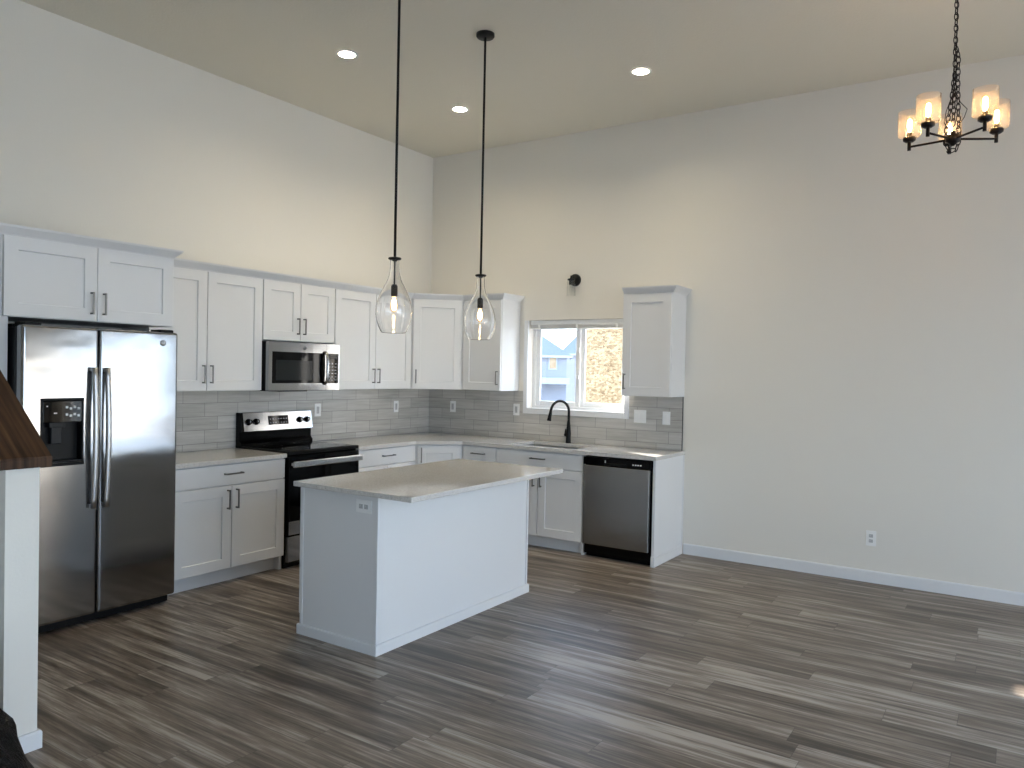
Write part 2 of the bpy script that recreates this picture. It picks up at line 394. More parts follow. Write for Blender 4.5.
window_unit('added_transom', 'x', LY0, LY1, TZ0, TZ1, XR+.04, XR+.11, .1)  # added out of view to bring daylight high onto the walls
window_unit('added_rear_window', 'y', BX0, BX1, BZ0, BZ1, YF-.11, YF-.04, .1)  # added behind the camera as cool fill from the rear
window_unit('door_1', 'y', PX0, PX1, .02, PZ1, .04, .11, .1)
c = .045                                                         # casing round the kitchen window
mb = MB()
for q in ((WX0-c, WX0, WZ0-c, WZ1), (WX1, WX1+c, WZ0-c, WZ1), (WX0, WX1, WZ0-c, WZ0)): mb.box(q[0], q[1], -.020, .0, q[2], q[3], .002)
mb.box(WX0, WX1, -.022, .075, WZ0-.002, WZ0+.012, .003)
struct(mb.build('trim_1', M_trim))

# stair half wall on the left
TS = math.tan(R(37)); zs = 1.145
struct(MB().prism([(2.05, 0), (2.05, zs), (.0, zs+2.05*TS), (.0, 0)], -5.035, -4.91, 'y').build('wall_stair', M_wall))
mb = MB().sweep([(1.0, -5.035), (2.05, -5.035), (2.05, -4.91), (.75, -4.91)], [(o, z*.74) for o, z in BBP]); struct(mb.build('baseboard_stair', M_trim))
mb = MB().prism([(2.075, zs-.008), (2.075, zs+.034), (.02, zs+.034+2.055*TS), (.02, zs-.008+2.055*TS)], -5.068, -4.872, 'y')
bmesh.ops.bevel(mb.bm, geom=mb.bm.edges[:], offset=.004, segments=2, affect='EDGES')
tag(mb.build('stair_rail_cap', M_wood, loc=(0, 0, 0)), 'dark walnut cap board sloping up on top of the white stair half wall', 'wood cap')

# backsplash
tag(MB().box(.0005, .009, -3.42, -.0005, .899, 1.3705).build('tile_backsplash', M_tileL), 'grey plank tile backsplash on the wall behind the range', 'backsplash')
hole = [(WX0-c-.001, 1.3705), (WX0-c-.001, WZ0-c-.001), (WX1+c+.001, WZ0-c-.001), (WX1+c+.001, 1.3705)]
o = MB().slab([(.0095, .899), (2.868, .899), (2.868, 1.3705)]+hole[::-1]+[(.0095, 1.3705)], [], -.009, -.0005, 'y').build('tile_backsplash', M_tileB)
tag(o, 'grey plank tile backsplash around the window, ending right of the double switch', 'backsplash')
MB().box(2.868, 2.872, -.0105, -.0005, .899, 1.3705).build('edge_strip', M_darkgrey, o)

# ------------------------------------------------------------ cabinets (local: x along width, front at -y)
def handle(parent, x, z, yf, vertical, L=.135):
    mb = MB(); h = L/2; t = .0055
    if vertical:
        mb.box(x-t, x+t, yf-.034, yf-.026, z-h, z+h, .002)
        for k in (-1, 1): mb.box(x-t, x+t, yf-.028, yf+.0005, z+k*(h-.006)-.005, z+k*(h-.006)+.005)
    else:
        mb.box(x-h, x+h, yf-.034, yf-.026, z-t, z+t, .002)
        for k in (-1, 1): mb.box(x+k*(h-.006)-.005, x+k*(h-.006)+.005, yf-.028, yf+.0005, z-t, z+t)
    return mb.build('handle', M_nickel, parent)
CROWN = [(-.004, 0), (.006, 0), (.010, .008), (.046, .044), (.050, .056), (-.004, .056)]
def upper(label, loc, rotz, w_, d, z0, z1, xs, hside, gap=.004, crown=False):
    """xs: door edges; hside: per door 'l'/'r'"""
    t = thing('wall_cabinet', label, 'cabinet', (loc[0], loc[1], z0), rotz); H = z1-z0
    MB().box(0, w_, -(d-.021), 0, 0, H+.012, .001).build('cabinet_body', M_cab, t)
    for (a, b), hs in zip(zip(xs, xs[1:]), hside):
        q = MB().door(a+gap, b-gap/4 if hs == 'r' and b != xs[-1] else b-gap, .004, H-.006, -d).build('door', M_cab, t)
        hx = (a+gap+.030) if hs == 'l' else (b-gap-.028)
        handle(q, hx, .125, -d, True)
    if crown:
        MB().sweep([(0, -(d-.021)), (w_, -(d-.021)), (w_, 0)], [(o, z+H-.004) for o, z in CROWN]).build('crown_moulding', M_cab, t)
    return t
ZU0, ZU1, UD = 1.371, 2.256, .333
upper('white two-door wall cabinet between the refrigerator and the microwave', (0, -3.415), R(90), .953, UD, ZU0, ZU1, (.0, .456, .953), 'rl')
upper('short white two-door wall cabinet above the microwave', (0, -2.460), R(90), .762, UD, 1.772, ZU1, (.0, .378, .762), 'rl')
upper('white two-door wall cabinet between the microwave and the room corner', (0, -1.696), R(90), 1.010, UD, ZU0, ZU1, (.0, .508, 1.010), 'rl')
upper('narrow white wall cabinet left of the window, handle at its right', (.696, 0), 0, .456, UD, ZU0, ZU1, (.0, .456), 'r')
upper('single white wall cabinet right of the window, handle at its left', (2.428, 0), 0, .450, UD, ZU0, ZU1, (.0, .450), 'l', crown=True)
# diagonal corner wall cabinet
P0, P1 = Vector((.333, -.684)), Vector((.694, -.333)); DL = (P1-P0).length; ang = math.atan2(P1.y-P0.y, P1.x-P0.x)
t = thing('corner_wall_cabinet', 'white diagonal wall cabinet across the room corner with one door', 'cabinet', (P0.x, P0.y, ZU0), ang)
Ri = Matrix.Rotation(-ang, 2)
def loc2(x, y): v = Ri @ (Vector((x, y))-P0); return (v.x, v.y)
MB().prism([loc2(*p) for p in ((.312, -.684), (.694, -.312), (.694, 0), (0, 0), (0, -.684))], 0, ZU1-ZU0+.012).build('cabinet_body', M_cab, t)
q = MB().door(.012, DL-.012, .004, ZU1-ZU0-.006, -.006).build('door', M_cab, t); handle(q, .045, .125, -.006, True)
# continuous crown over that run
e = .021
mb = MB().sweep([(.333-e, -3.36), (.333-e, -.684+.009), (.694-.009, -.333+e), (1.152, -.333+e), (1.152, 0)], [(o, z+ZU1-.002) for o, z in CROWN])
tag(mb.build('crown_moulding', M_cab), 'white crown moulding along the wall cabinets from the refrigerator to the window', 'moulding')
# refrigerator surround
t = thing('refrigerator_cabinet', 'deep white two-door cabinet above the refrigerator', 'cabinet', (.002, -4.450, 1.812), R(90)); D = .62; W_ = 1.036; H = 2.268-1.812
MB().box(0, W_, -(D-.021), 0, 0, H+.012, .001).build('cabinet_body', M_cab, t)
for a, b, hs in ((.010, .527, 'r'), (.530, W_-.004, 'l')):
    q = MB().door(a, b, .003, H-.006, -D).build('door', M_cab, t); handle(q, b-.036 if hs == 'r' else a+.036, .110, -D, True)
MB().sweep([(0, 0), (0, -(D-.021)), (W_, -(D-.021)), (W_, 0)], [(o, z+H-.004) for o, z in CROWN]).build('crown_moulding', M_cab, t)
MB().box(0, W_, -(D+.0), -(D-.012), -.0005, .0) if False else None
tag(MB().box(.001, .60, -4.462, -4.408, 0, 1.811, .001).build('refrigerator_side_panel', M_cab), 'tall white panel standing along the left side of the refrigerator', 'panel')

def base(label, loc, rotz, w_, d, drawers, doors, ztop=.858, leg=None, low=None):
    """drawers: (x0,x1,z0,z1); doors: (x0,x1,z0,z1,hside)"""
    t = thing('base_cabinet', label, 'cabinet', (loc[0], loc[1], 0), rotz)
    mb = MB().box(0, w_, -(d-.021), -.001, .105, low or ztop+.004, .001).box(0, w_, -(d-.085), -(d-.10), 0, .106)
    if low: mb.box(0, w_, -(d-.021), -(d-.04), low, ztop+.004).box(0, .018, -(d-.04), -.001, low, ztop+.004).box(w_-.018, w_, -(d-.04), -.001, low, ztop+.004)
    mb.build('cabinet_body', M_cab, t)
    if leg:
        MB().box(leg[0], leg[1], -(d-.03), -(d-.10), 0, .106, .001).build('end_foot', M_cab, t)
    for a, b, z0, z1 in drawers:
        q = MB().door(a+.003, b-.003, z0, z1, -d, stile=0).build('drawer', M_cab, t); handle(q, (a+b)/2, (z0+z1)/2+.008, -d, False, .15)
    for a, b, z0, z1, hs in doors:
        q = MB().door(a+.003, b-.003, z0, z1, -d).build('door', M_cab, t)
        handle(q, a+.037 if hs == 'l' else b-.037, z1-.095, -d, True, .14)
    return t
BD = .632; CT = .897
base('white base cabinet with one wide drawer between the refrigerator and the range', (0, -3.415), R(90), .945, BD, [(0, .945, .712, .856)], [(0, .468, .112, .704, 'r'), (.468, .945, .112, .704, 'l')], leg=(.92, .945))
base('white base cabinet right of the range, behind the island', (0, -1.698), R(90), .752, BD, [(0, .752, .712, .856)], [(0, .376, .112, .704, 'r'), (.376, .752, .112, .704, 'l')])
base('narrow white base cabinet with one drawer left of the sink', (.94, 0), 0, .385, BD, [(0, .385, .712, .856)], [(0, .385, .112, .704, 'r')])
base('white sink base cabinet under the window, two doors below a false drawer front', (1.328, 0), 0, .908, BD, [(0, .908, .722, .854)], [(0, .452, .112, .712, 'r'), (.452, .908, .112, .712, 'l')], leg=(.888, .906), low=.65)
# diagonal corner base
P0, P1 = Vector((BD, -.944)), Vector((.938, -BD)); DL = (P1-P0).length; ang = math.atan2(P1.y-P0.y, P1.x-P0.x); Ri = Matrix.Rotation(-ang, 2)
t = thing('corner_base_cabinet', 'white diagonal base cabinet in the room corner, handle at the left of its door', 'cabinet', (P0.x, P0.y, 0), ang)
mb = MB().prism([loc2(*p) for p in ((BD-.021, -.943), (.938, -BD+.021), (.938, -.002), (.002, -.002), (.002, -.943))], .105, .862)
mb.prism([loc2(*p) for p in ((BD-.09, -.943), (.938, -BD+.09), (.938, -.3), (.3, -.943))], 0, .106)
mb.build('cabinet_body', M_cab, t)
q = MB().door(.018, DL-.018, .112, .856, -.004).build('door', M_cab, t); handle(q, .052, .765, -.004, True, .14)
# end panel right of the dishwasher
t = thing('end_panel', 'white end panel right of the dishwasher with a baseboard strip', 'panel', (2.866, 0, 0))
MB().box(0, .022, -.622, -.001, 0, .865, .001).build('panel', M_cab, t)
MB().box(.022, .032, -.630, -.015, 0, .075, .002).box(-.002, .032, -.632, -.622, 0, .085, .002).build('base_strip', M_cab, t)
MB().box(.022, .028, -.018, -.001, .075, .862, .001).build('scribe_strip', M_cab, t)

# countertops
CD = .648
tag(MB().box(.0005, CD, -3.43, -2.468, .866, CT, .003).build('countertop', M_quartz), 'pale speckled quartz countertop left of the range', 'countertop')
SX0, SX1, SY0, SY1 = 1.425, 2.105, -.535, -.135
o = MB().slab([(.0005, -1.699), (CD, -1.699), (CD, -.958), (.952, -CD), (2.898, -CD), (2.898, -.0005), (.0005, -.0005)], [rect(SX0, SX1, SY0, SY1)], .866, CT)
tag(o.build('countertop', M_quartz), 'pale speckled quartz countertop turning the corner, with the sink cut into it', 'countertop')
# sink
t = thing('kitchen_sink', 'stainless double-bowl undermount sink below the window', 'sink', ((SX0+SX1)/2, (SY0+SY1)/2, .866))
W2, D2 = (SX1-SX0)/2, (SY1-SY0)/2
mb = MB(); bm = mb.bm
mb.slab(rect(-W2-.02, W2+.02, -D2-.02, D2+.02), [rect(-W2+.004, -.012, -D2+.004, D2-.004), rect(.012, W2-.004, -D2+.004, D2-.004)], -.003, -.0005)
for a, b in ((-W2+.004, -.012), (.012, W2-.004)):
    mb.box(a-.002, a, -D2+.004, D2-.004, -.2, -.001); mb.box(b, b+.002, -D2+.004, D2-.004, -.2, -.001)
    mb.box(a, b, -D2+.002, -D2+.004, -.2, -.001); mb.box(a, b, D2-.004, D2-.002, -.2, -.001); mb.box(a, b, -D2+.004, D2-.004, -.203, -.2)
mb.build('bowls', M_steelsink, t)
for x in (-.17, .17): MB().lathe([(0, 0), (.03, 0), (.042, .003), (.045, 0), (.045, -.002), (0, -.002)], (x, .02, -.198)).build('drain', M_chrome, t)
# faucet
t = thing('kitchen_faucet', 'matte black gooseneck faucet with side lever behind the sink', 'faucet', (1.775, -.082, CT), R(-24))
MB().lathe([(0, 0), (.027, 0), (.027, .006), (.025, .012), (.0225, .05), (.024, .09), (.021, .13), (.0155, .19), (.0135, .21), (0, .21)], n=24).build('body', M_blackm, t)
pts = [(0, 0, .20), (0, 0, .27)]+[(0, -.105+.105*math.cos(a), .293+.105*math.sin(a)) for a in [math.pi*k/14*.97 for k in range(15)]]
MB().tube(pts, .0125, 12).build('spout', M_blackm, t)
e0 = Vector(pts[-1]); dirv = (Vector(pts[-1])-Vector(pts[-2])).normalized()
MB().tube([e0-dirv*.005, e0+dirv*.02, e0+dirv*.06, e0+dirv*.088, e0+dirv*.092], [.0135, .015, .018, .0215, .019], 14).build('spray_head', M_blackm, t)
lv = MB().tube([(0, 0, .075), (-.035, -.006, .075), (-.046, -.008, .077)], [.016, .0155, .014], 12).tube([(-.040, -.007, .08), (-.034, -.012, .105), (-.018, -.02, .132)], [.008, .0065, .005], 10)
lv.build('lever', M_blackm, t)

# outlets and switches: local front -y
def outlet(label, loc, rotz, kind='duplex', group=None, name='wall_outlet', tilt=0):
    t = thing(name, label, 'outlet' if kind in ('duplex', 'gfci') else 'switch', loc, rotz)
    n = 2 if kind == 'double' else 1; hw = .036+.023*(n-1)
    hw, hh = (hw, .058) if not tilt else (.058, .036)
    MB().box(-hw, hw, -.006, -.0006, -hh, hh, .0022).build('cover_plate', M_white, t)
    if kind == 'duplex':
        for k in (-1, 1):
            cx, cz = (0, k*.0195) if not tilt else (k*.0195, 0)
            mb = MB().box(cx-.0155, cx+.0155, -.0078, -.005, cz-.0135, cz+.0135, .0012)
            mb.box(cx-.007, cx-.005, -.0083, -.0072, cz-.002, cz+.006, m=1).box(cx+.004, cx+.006, -.0083, -.0072, cz-.002, cz+.006, m=1).box(cx-.002, cx+.002, -.0083, -.0072, cz-.009, cz-.005, m=1)
            mb.build('receptacle', [M_white, M_slot], t)
        MB().lathe([(0, -.0075), (.003, -.007), (.003, -.005)], axis='y', n=10).build('screw', M_white, t)
    else:
        for i in range(n):
            cx = (i-(n-1)/2)*.046
            mb = MB().box(cx-.0165, cx+.0165, -.0085, -.005, -.033, .033, .0015)
            if kind == 'gfci':
                for k in (-1, 1):
                    cz = k*.019
                    mb.box(cx-.007, cx-.005, -.009, -.008, cz-.003, cz+.005, m=1).box(cx+.004, cx+.006, -.009, -.008, cz-.003, cz+.005, m=1)
            mb.build('receptacle' if kind == 'gfci' else 'rocker', [M_white, M_slot], t)
    return t
outlet('white outlet on the tile right beside the range back panel', (.0095, -1.588, 1.177), R(90), 'gfci')
outlet('white outlet on the range wall tile under the cabinet left of the corner', (.0095, -.538, 1.181), R(90), 'gfci')
outlet('white outlet on the tile just right of the room corner', (.338, -.0095, 1.181), 0, 'gfci')
outlet('white outlet on the tile beside the left edge of the window', (1.138, -.0095, 1.184), 0, 'gfci')
outlet('double white rocker switch on the tile right of the window', (2.470, -.0095, 1.180), 0, 'double', name='wall_switch')
outlet('white single rocker switch on the tile near its right end', (2.722, -.0095, 1.176), 0, 'single', name='wall_switch')
outlet('white outlet low on the bare wall above the baseboard', (4.400, 0, .338), 0, 'duplex')

# ------------------------------------------------------------ refrigerator
def text(body, size, m, name, parent, loc, rot, ext=.0006):
    cu = bpy.data.curves.new(name, 'FONT'); cu.body = body; cu.size = size; cu.extrude = ext; cu.align_x = 'CENTER'; cu.align_y = 'CENTER'
    tmp = bpy.data.objects.new(name, cu); me = bpy.data.meshes.new_from_object(tmp); bpy.data.objects.remove(tmp); bpy.data.curves.remove(cu)
    me.materials.append(m); o = bpy.data.objects.new(name, me); C.objects.link(o); o.parent = parent; o.location = loc; o.rotation_euler = rot; return o
FY0 = -4.396; FW = .941; FX = .742
t = thing('refrigerator', 'stainless side-by-side refrigerator with a black water dispenser', 'refrigerator', (0, FY0, 0), R(90))
fr = t
MB().box(.006, FW-.006, -.655, -.03, .03, 1.755, .004).build('case', M_darkgrey, t)
gx = .427
def fdoor(a, b):
    mb = MB().box(a, b, -FX, -.668, .062, 1.768, .016, seg=4)
    for f in mb.bm.faces: f.smooth = False
    return mb
dl = fdoor(0, gx-.003)
def bool_cut(mb, cutter):                       # cut a pocket, keep only the resulting mesh
    bmesh.ops.recalc_face_normals(mb.bm, faces=mb.bm.faces[:]); bmesh.ops.recalc_face_normals(cutter.bm, faces=cutter.bm.faces[:])
    obs = []
    for b in (mb, cutter):
        me = bpy.data.meshes.new('pocket'); b.bm.to_mesh(me); b.bm.free(); o = bpy.data.objects.new('pocket', me); C.objects.link(o); obs.append(o)
    md = obs[0].modifiers.new('cut', 'BOOLEAN'); md.operation = 'DIFFERENCE'; md.object = obs[1]; md.solver = 'EXACT'
    dg = bpy.context.evaluated_depsgraph_get(); me = bpy.data.meshes.new_from_object(obs[0].evaluated_get(dg))
    for o in obs: bpy.data.objects.remove(o)
    r = MB(); r.bm.from_mesh(me); return r
dl = bool_cut(dl, MB().box(.106, .330, -FX-.05, -FX+.055, .985, 1.345))
dl = dl.build('door', M_steel, t); dr = fdoor(gx+.003, FW).build('door', M_steel, t)
MB().box(.004, FW-.004, -.668, -.655, .06, 1.76).build('door_gasket', M_black, t)
MB().box(.02, FW-.02, -.69, -.60, .010, .058, .004).build('base_grille', M_blackm, t)
for x in (.06, FW-.06): MB().lathe([(0, 0), (.02, 0), (.02, .03), (0, .03)], (x, -.64, 0), 12).build('foot', M_blackm, t)
MB().box(.02, .11, -.72, -.60, 1.757, 1.785, .006).box(FW-.11, FW-.02, -.72, -.60, 1.757, 1.785, .006).box(.01, FW-.01, -.60, -.1, 1.75, 1.775, .004).build('hinge_cover', M_blackm, t)
def fhandle(x, door):
    mb = MB(); n = 16; z0, z1 = .700, 1.535; bm = mb.bm; rings = []
    for i in range(n+1):
        u = i/n; z = z0+(z1-z0)*u; bow = .020*math.sin(math.pi*u); y = -FX-.030-bow
        hw, ht = .0165, .008
        rings.append([bm.verts.new(p) for p in ((x-hw, y+ht, z), (x-hw*.8, y-ht*.6, z), (x-.004, y-ht, z), (x+.004, y-ht, z), (x+hw*.8, y-ht*.6, z), (x+hw, y+ht, z))])
    for A, B in zip(rings, rings[1:]):
        for j in range(6): bm.faces.new((A[j], A[(j+1) % 6], B[(j+1) % 6], B[j])).smooth = True
    bm.faces.new(rings[0]); bm.faces.new(rings[-1])
    for z in (z0+.012, z1-.012): mb.box(x-.013, x+.013, -FX-.030, -FX+.001, z-.012, z+.012, .003)
    return mb.build('handle', M_barsteel, door)
fhandle(gx-.040, dl); fhandle(gx+.036, dr)
# dispenser
x0, x1, z0, z1 = .098, .338, .972, 1.352; y = -FX
dp = MB().box(x0, x1, y-.008, y+.003, z1-.012, z1+.004, .004).box(x0, x0+.012, y-.005, y+.004, z0, z1, .003).box(x1-.012, x1, y-.005, y+.004, z0, z1, .003).box(x0, x1, y-.012, y+.003, z0-.006, z0+.012, .004)
dp.box(.1062, .3298, y+.050, y+.0545, .9852, 1.3448).box(.1062, .109, y, y+.0545, .9852, 1.3448).box(.327, .3298, y, y+.0545, .9852, 1.3448).box(.1062, .3298, y, y+.0545, 1.342, 1.3448).box(.1062, .3298, y, y+.0545, .9852, .990)
dp = dp.build('dispenser', M_blackm, t)
MB().box(x0+.012, x1-.012, y-.004, y+.048, z1-.135, z1-.012, .003).build('control_panel', M_blackglass, dp)
for i in range(4):  # pale marks standing in for sparkles reflected in the panel
    for j in range(2): MB().box(x0+.135+i*.022, x0+.149+i*.022, y-.0050, y-.0038, z1-.055-j*.042-(i%2)*.008, z1-.041-j*.042-(i%2)*.008, .002).build('button_and_glint', M_mark_glint, dp)
for i in range(2): MB().box(x0+.03+i*.04, x0+.038+i*.05, y-.0050, y-.0038, z1-.045-i*.04, z1-.038-i*.04).build('button_and_glint', M_mark_glint, dp)  # two more painted sparkles at the left
MB().box(x0+.065, x0+.125, y+.012, y+.049, z0+.12, z1-.13, .005).box(x0+.050, x0+.140, y+.004, y+.049, z1-.165, z1-.132, .004).build('paddle', M_darkgrey, dp)
MB().box(x0+.012, x1-.012, y-.010, y+.048, z0+.0185, z0+.026, .002).build('drip_tray', M_darkgrey, dp)
def badge(x, z, y, r, parent):
    b = MB().lathe([(0, y-.003), (r*.82, y-.003), (r, y-.004), (r, y+.0005)], (x, 0, z), 24, axis='y').build('badge', M_badge, parent)
    return b
badge(.833, 1.698, -FX, .019, dr)
text('GE', .019, M_chrome, 'monogram', dr, (.833, -FX-.0036, 1.698), (R(90), 0, 0))

# ------------------------------------------------------------ microwave
MWW = .752
t = thing('microwave', 'stainless over-the-range microwave with black glass door', 'microwave', (0, -2.455, 1.368), R(90)); H = .396; y = -.400
MB().box(.004, MWW-.004, -.365, -.010, 0, H, .002).build('case', M_blackm, t)
d1 = .598
mb = MB().slab(rect(0, d1, .004, H-.002), [rect(.034, d1-.010, .062, .315)], y, -.366, 'y'); dm = mb.build('door', M_steel, t)
MB().box(.034, d1-.010, y+.003, y+.02, .062, .315).build('glass', M_blackglass, dm)
MB().box(.075, d1-.150, y+.001, y+.0035, .085, .250, .001).build('window_screen', M_greyglass, dm)
hp = [(d1-.016, y-.002, .055), (d1-.016, y-.030, .075), (d1-.016, y-.040, .12), (d1-.016, y-.042, .19), (d1-.016, y-.040, .26), (d1-.016, y-.030, .305), (d1-.016, y-.002, .325)]
MB().tube(hp, .0115, 10).build('handle', M_chrome, dm)
cp = MB().slab(rect(d1+.002, MWW, .004, H-.002), [rect(d1+.010, MWW-.012, .062, .315)], y, -.366, 'y').build('control_panel', M_steel, t)
MB().box(d1+.010, MWW-.012, y+.002, y+.02, .062, .315).build('keypad', M_blackglass, cp)
for i in range(3):
    for j in range(6): MB().box(d1+.030+i*.036, d1+.048+i*.036, y+.001, y+.0022, .085+j*.028, .093+j*.028).build('key', M_badge, cp)
MB().box(d1+.026, MWW-.028, y+.0008, y+.0022, .268, .300).build('display', M_greyglass, cp)
badge(.365, .352, y, .014, dm)
MB().box(.16, .46, -.33, -.10, -.008, .002, .003).build('vent_filter', M_blackm, t)

# ------------------------------------------------------------ range
RW = .752
t = thing('electric_range', 'black and stainless electric range with raised back panel', 'range', (0, -2.460, 0), R(90))
MB().box(.004, RW-.004, -.625, -.012, .03, .885, .002).build('body', M_black, t)
ck = MB().box(0, RW, -.655, -.05, .884, .912, .006).build('cooktop', M_blackm, t)
MB().box(.016, RW-.016, -.635, -.085, .9118, .9135, .0005).build('glass_surface', M_blackglass, ck)
for x, yy, r in ((.2, -.50, .105), (.55, -.50, .09), (.2, -.23, .075), (.55, -.23, .105)):
    MB().lathe([(r, .9136), (r, .9139), (r-.003, .9139), (r-.003, .9136)], (x, yy, 0), 32, close=True).build('burner_ring', M_darkgrey, ck)
bgp = MB().prism([(-.014, .885), (-.085, .885), (-.085, .93), (-.062, .955), (-.062, 1.02), (-.085, 1.026), (-.058, 1.182), (-.014, 1.182)], 0, RW, 'x')
bg_ = bgp.build('back_panel', M_black, t)
def slant(x0, x1, u0, u1, off, th):          # box lying on the slanted control face; u from bottom to top
    a = Vector((0, -.085, 1.026)); b = Vector((0, -.058, 1.182)); d = b-a; nrm = Vector((0, -d.z, d.y)).normalized()
    return [(x, *(a+d*u+nrm*o)[1:]) for x in (x0, x1) for u in (u0, u1) for o in (off, off+th)]
def slantbox(mb, *a):
    f0 = len(mb.bm.faces); v = [mb.bm.verts.new(p) for p in slant(*a)]
    for q in ((0, 1, 3, 2), (4, 5, 7, 6), (0, 1, 5, 4), (2, 3, 7, 6), (0, 2, 6, 4), (1, 3, 7, 5)): mb.bm.faces.new([v[i] for i in q])
    return mb
pl = slantbox(MB(), .028, RW-.004, .02, .97, .0005, .003).build('control_face', M_steel, bg_)
slantbox(MB(), .275, .485, .30, .78, .0037, .002).build('display', M_blackglass, bg_)
for i in range(7):
    for j in range(2): slantbox(MB(), .290+i*.028, .300+i*.028, .38+j*.2, .43+j*.2, .0058, .0006).build('button_and_glint', M_badge, bg_)
a = Vector((0, -.085, 1.026)); b = Vector((0, -.058, 1.182)); dd = b-a; nrm = Vector((0, -dd.z, dd.y)).normalized()
for x in (.075, .150, .610, .690):
    p = a+dd*.5; p = Vector((x, p.y, p.z))
    k = MB().tube([p+nrm*.003, p+nrm*.007, p+nrm*.012, p+nrm*.030, p+nrm*.032], [.027, .027, .021, .019, .016], 20)
    k = k.build('knob', M_black, t)
    q0 = p+nrm*.031
    MB().tube([q0-dd.normalized()*.018, q0+dd.normalized()*.018], .0035, 8).build('grip', M_chrome, k)
od = MB().box(.004, RW-.004, -.662, -.628, .262, .872, .004).build('oven_door', M_blackglass, t)
MB().box(.006, RW-.006, -.6655, -.655, .264, .368, .002).build('lower_band', M_steel, od)
hb = MB(); hb.box(.006, RW-.006, -.715, -.697, .788, .838, .008, seg=3)
for x in (.03, RW-.03): hb.box(x-.014, x+.014, -.70, -.661, .80, .826, .003)
hb.build('handle', M_chrome, od)
dw = MB().box(.004, RW-.004, -.660, -.628, .055, .250, .003).build('storage_drawer', M_steel, t)
MB().box(.01, RW-.01, -.60, -.58, .0, .05).build('toe_board', M_black, t)

# ------------------------------------------------------------ dishwasher
t = thing('dishwasher', 'stainless dishwasher with black control strip between sink cabinet and end panel', 'dishwasher', (2.244, 0, 0))
DW = .614
MB().box(.004, DW-.004, -.615, -.02, .03, .858, .002).build('tub', M_black, t)
d_ = MB().box(.006, DW-.010, -.655, -.616, .115, .785, .006, seg=3).build('door', M_steelx, t)
cs = MB().box(.002, DW-.004, -.655, -.616, .789, .855, .004).build('control_strip', M_black, t)
MB().box(.22, .40, -.657, -.650, .797, .815, .003).build('pocket_handle', M_blackm, cs)
MB().box(.205, .212, -.6562, -.6545, .815, .835).build('indicator', M_mark_glint, cs)
for i in range(4): MB().box(.455+i*.022, .468+i*.022, -.6562, -.6545, .812, .822).build('button_and_glint', M_mark_glint, cs)
MB().box(.006, DW-.006, -.575, -.560, .0, .112).build('toe_kick', M_black, t)
MB().box(DW-.004, DW+.004, -.60, -.59, .0, .858).build('side_seal', M_black, t)

# ------------------------------------------------------------ island
IX0, IX1, IY0, IY1 = 1.818, 2.440, -3.362, -1.835
t = thing('kitchen_island', 'white kitchen island with smooth panelled sides and a baseboard strip', 'island', ((IX0+IX1)/2, (IY0+IY1)/2, 0))
hx, hy = (IX1-IX0)/2, (IY1-IY0)/2
MB().box(-hx+.021, hx-.008, -hy+.008, hy-.008, .105, .867).box(-hx+.09, hx-.01, -hy+.008, hy-.008, 0, .106).build('cabinet_body', M_cab, t)
MB().box(-hx+.022, hx-.012, -hy, -hy+.008, 0, .867, .0006).build('end_skin', M_cab, t)
MB().box(-hx+.022, hx-.012, hy-.008, hy, 0, .867, .0006).build('end_skin', M_cab, t)
MB().box(hx-.008, hx, -hy+.018, hy-.018, 0, .867, .0006).build('back_skin', M_cab, t)
for yy in (-hy-.004, hy-.014): MB().box(hx-.016, hx+.004, yy, yy+.018, .0, .867, .0015).build('corner_strip', M_cab, t)
MB().box(-hx+.016, -hx+.036, -hy-.003, -hy+.004, .0, .867, .0015).build('corner_strip', M_cab, t)
b_ = .058
MB().sweep([(-hx+.004, -hy), (hx, -hy), (hx, hy), (-hx+.004, hy)], [(0, 0), (.014, 0), (.014, b_-.006), (.010, b_), (0, b_)]).build('base_strip', M_cab, t)
q3 = (2*hy)/3                                   # drawers and doors on the range side (front faces -x)
for i in range(3):
    y0, y1 = -hy+i*q3+.004, -hy+(i+1)*q3-.004
    for (z0, z1, st, nm) in ((.712, .856, 0, 'drawer'), (.118, .708, .074, 'door')):
        mb = MB().door(y0, y1, z0, z1, 0, stile=st)
        bmesh.ops.transform(mb.bm, matrix=Matrix.Translation((-hx, 0, 0)) @ Matrix(((0, 1, 0, 0), (-1, 0, 0, 0), (0, 0, 1, 0), (0, 0, 0, 1))) @ Matrix.Diagonal((-1, 1, 1, 1)), verts=mb.bm.verts[:])
        q = mb.build(nm, M_cab, t)
        mb = MB(); zz, ym = (z0+z1)/2, (y0+y1)/2
        if st: mb.box(-hx-.034, -hx-.026, y1-.045, y1-.035, z1-.16, z1-.03, .002).box(-hx-.028, -hx+.001, y1-.044, y1-.036, z1-.155, z1-.147).box(-hx-.028, -hx+.001, y1-.044, y1-.036, z1-.043, z1-.035)
        else: mb.box(-hx-.034, -hx-.026, ym-.07, ym+.07, zz-.005, zz+.005, .002).box(-hx-.028, -hx+.001, ym-.066, ym-.058, zz-.004, zz+.004).box(-hx-.028, -hx+.001, ym+.058, ym+.066, zz-.004, zz+.004)
        mb.build('handle', M_nickel, q)
mb = MB().box(1.808, 2.712, -3.405, -1.822, .868, .897, .004, seg=3)
tag(mb.build('countertop', M_quartz), 'pale speckled quartz countertop overhanging the island', 'countertop')
outlet('white sideways outlet on the end of the island under its countertop', (2.338, IY0, .803), 0, 'duplex', tilt=1)

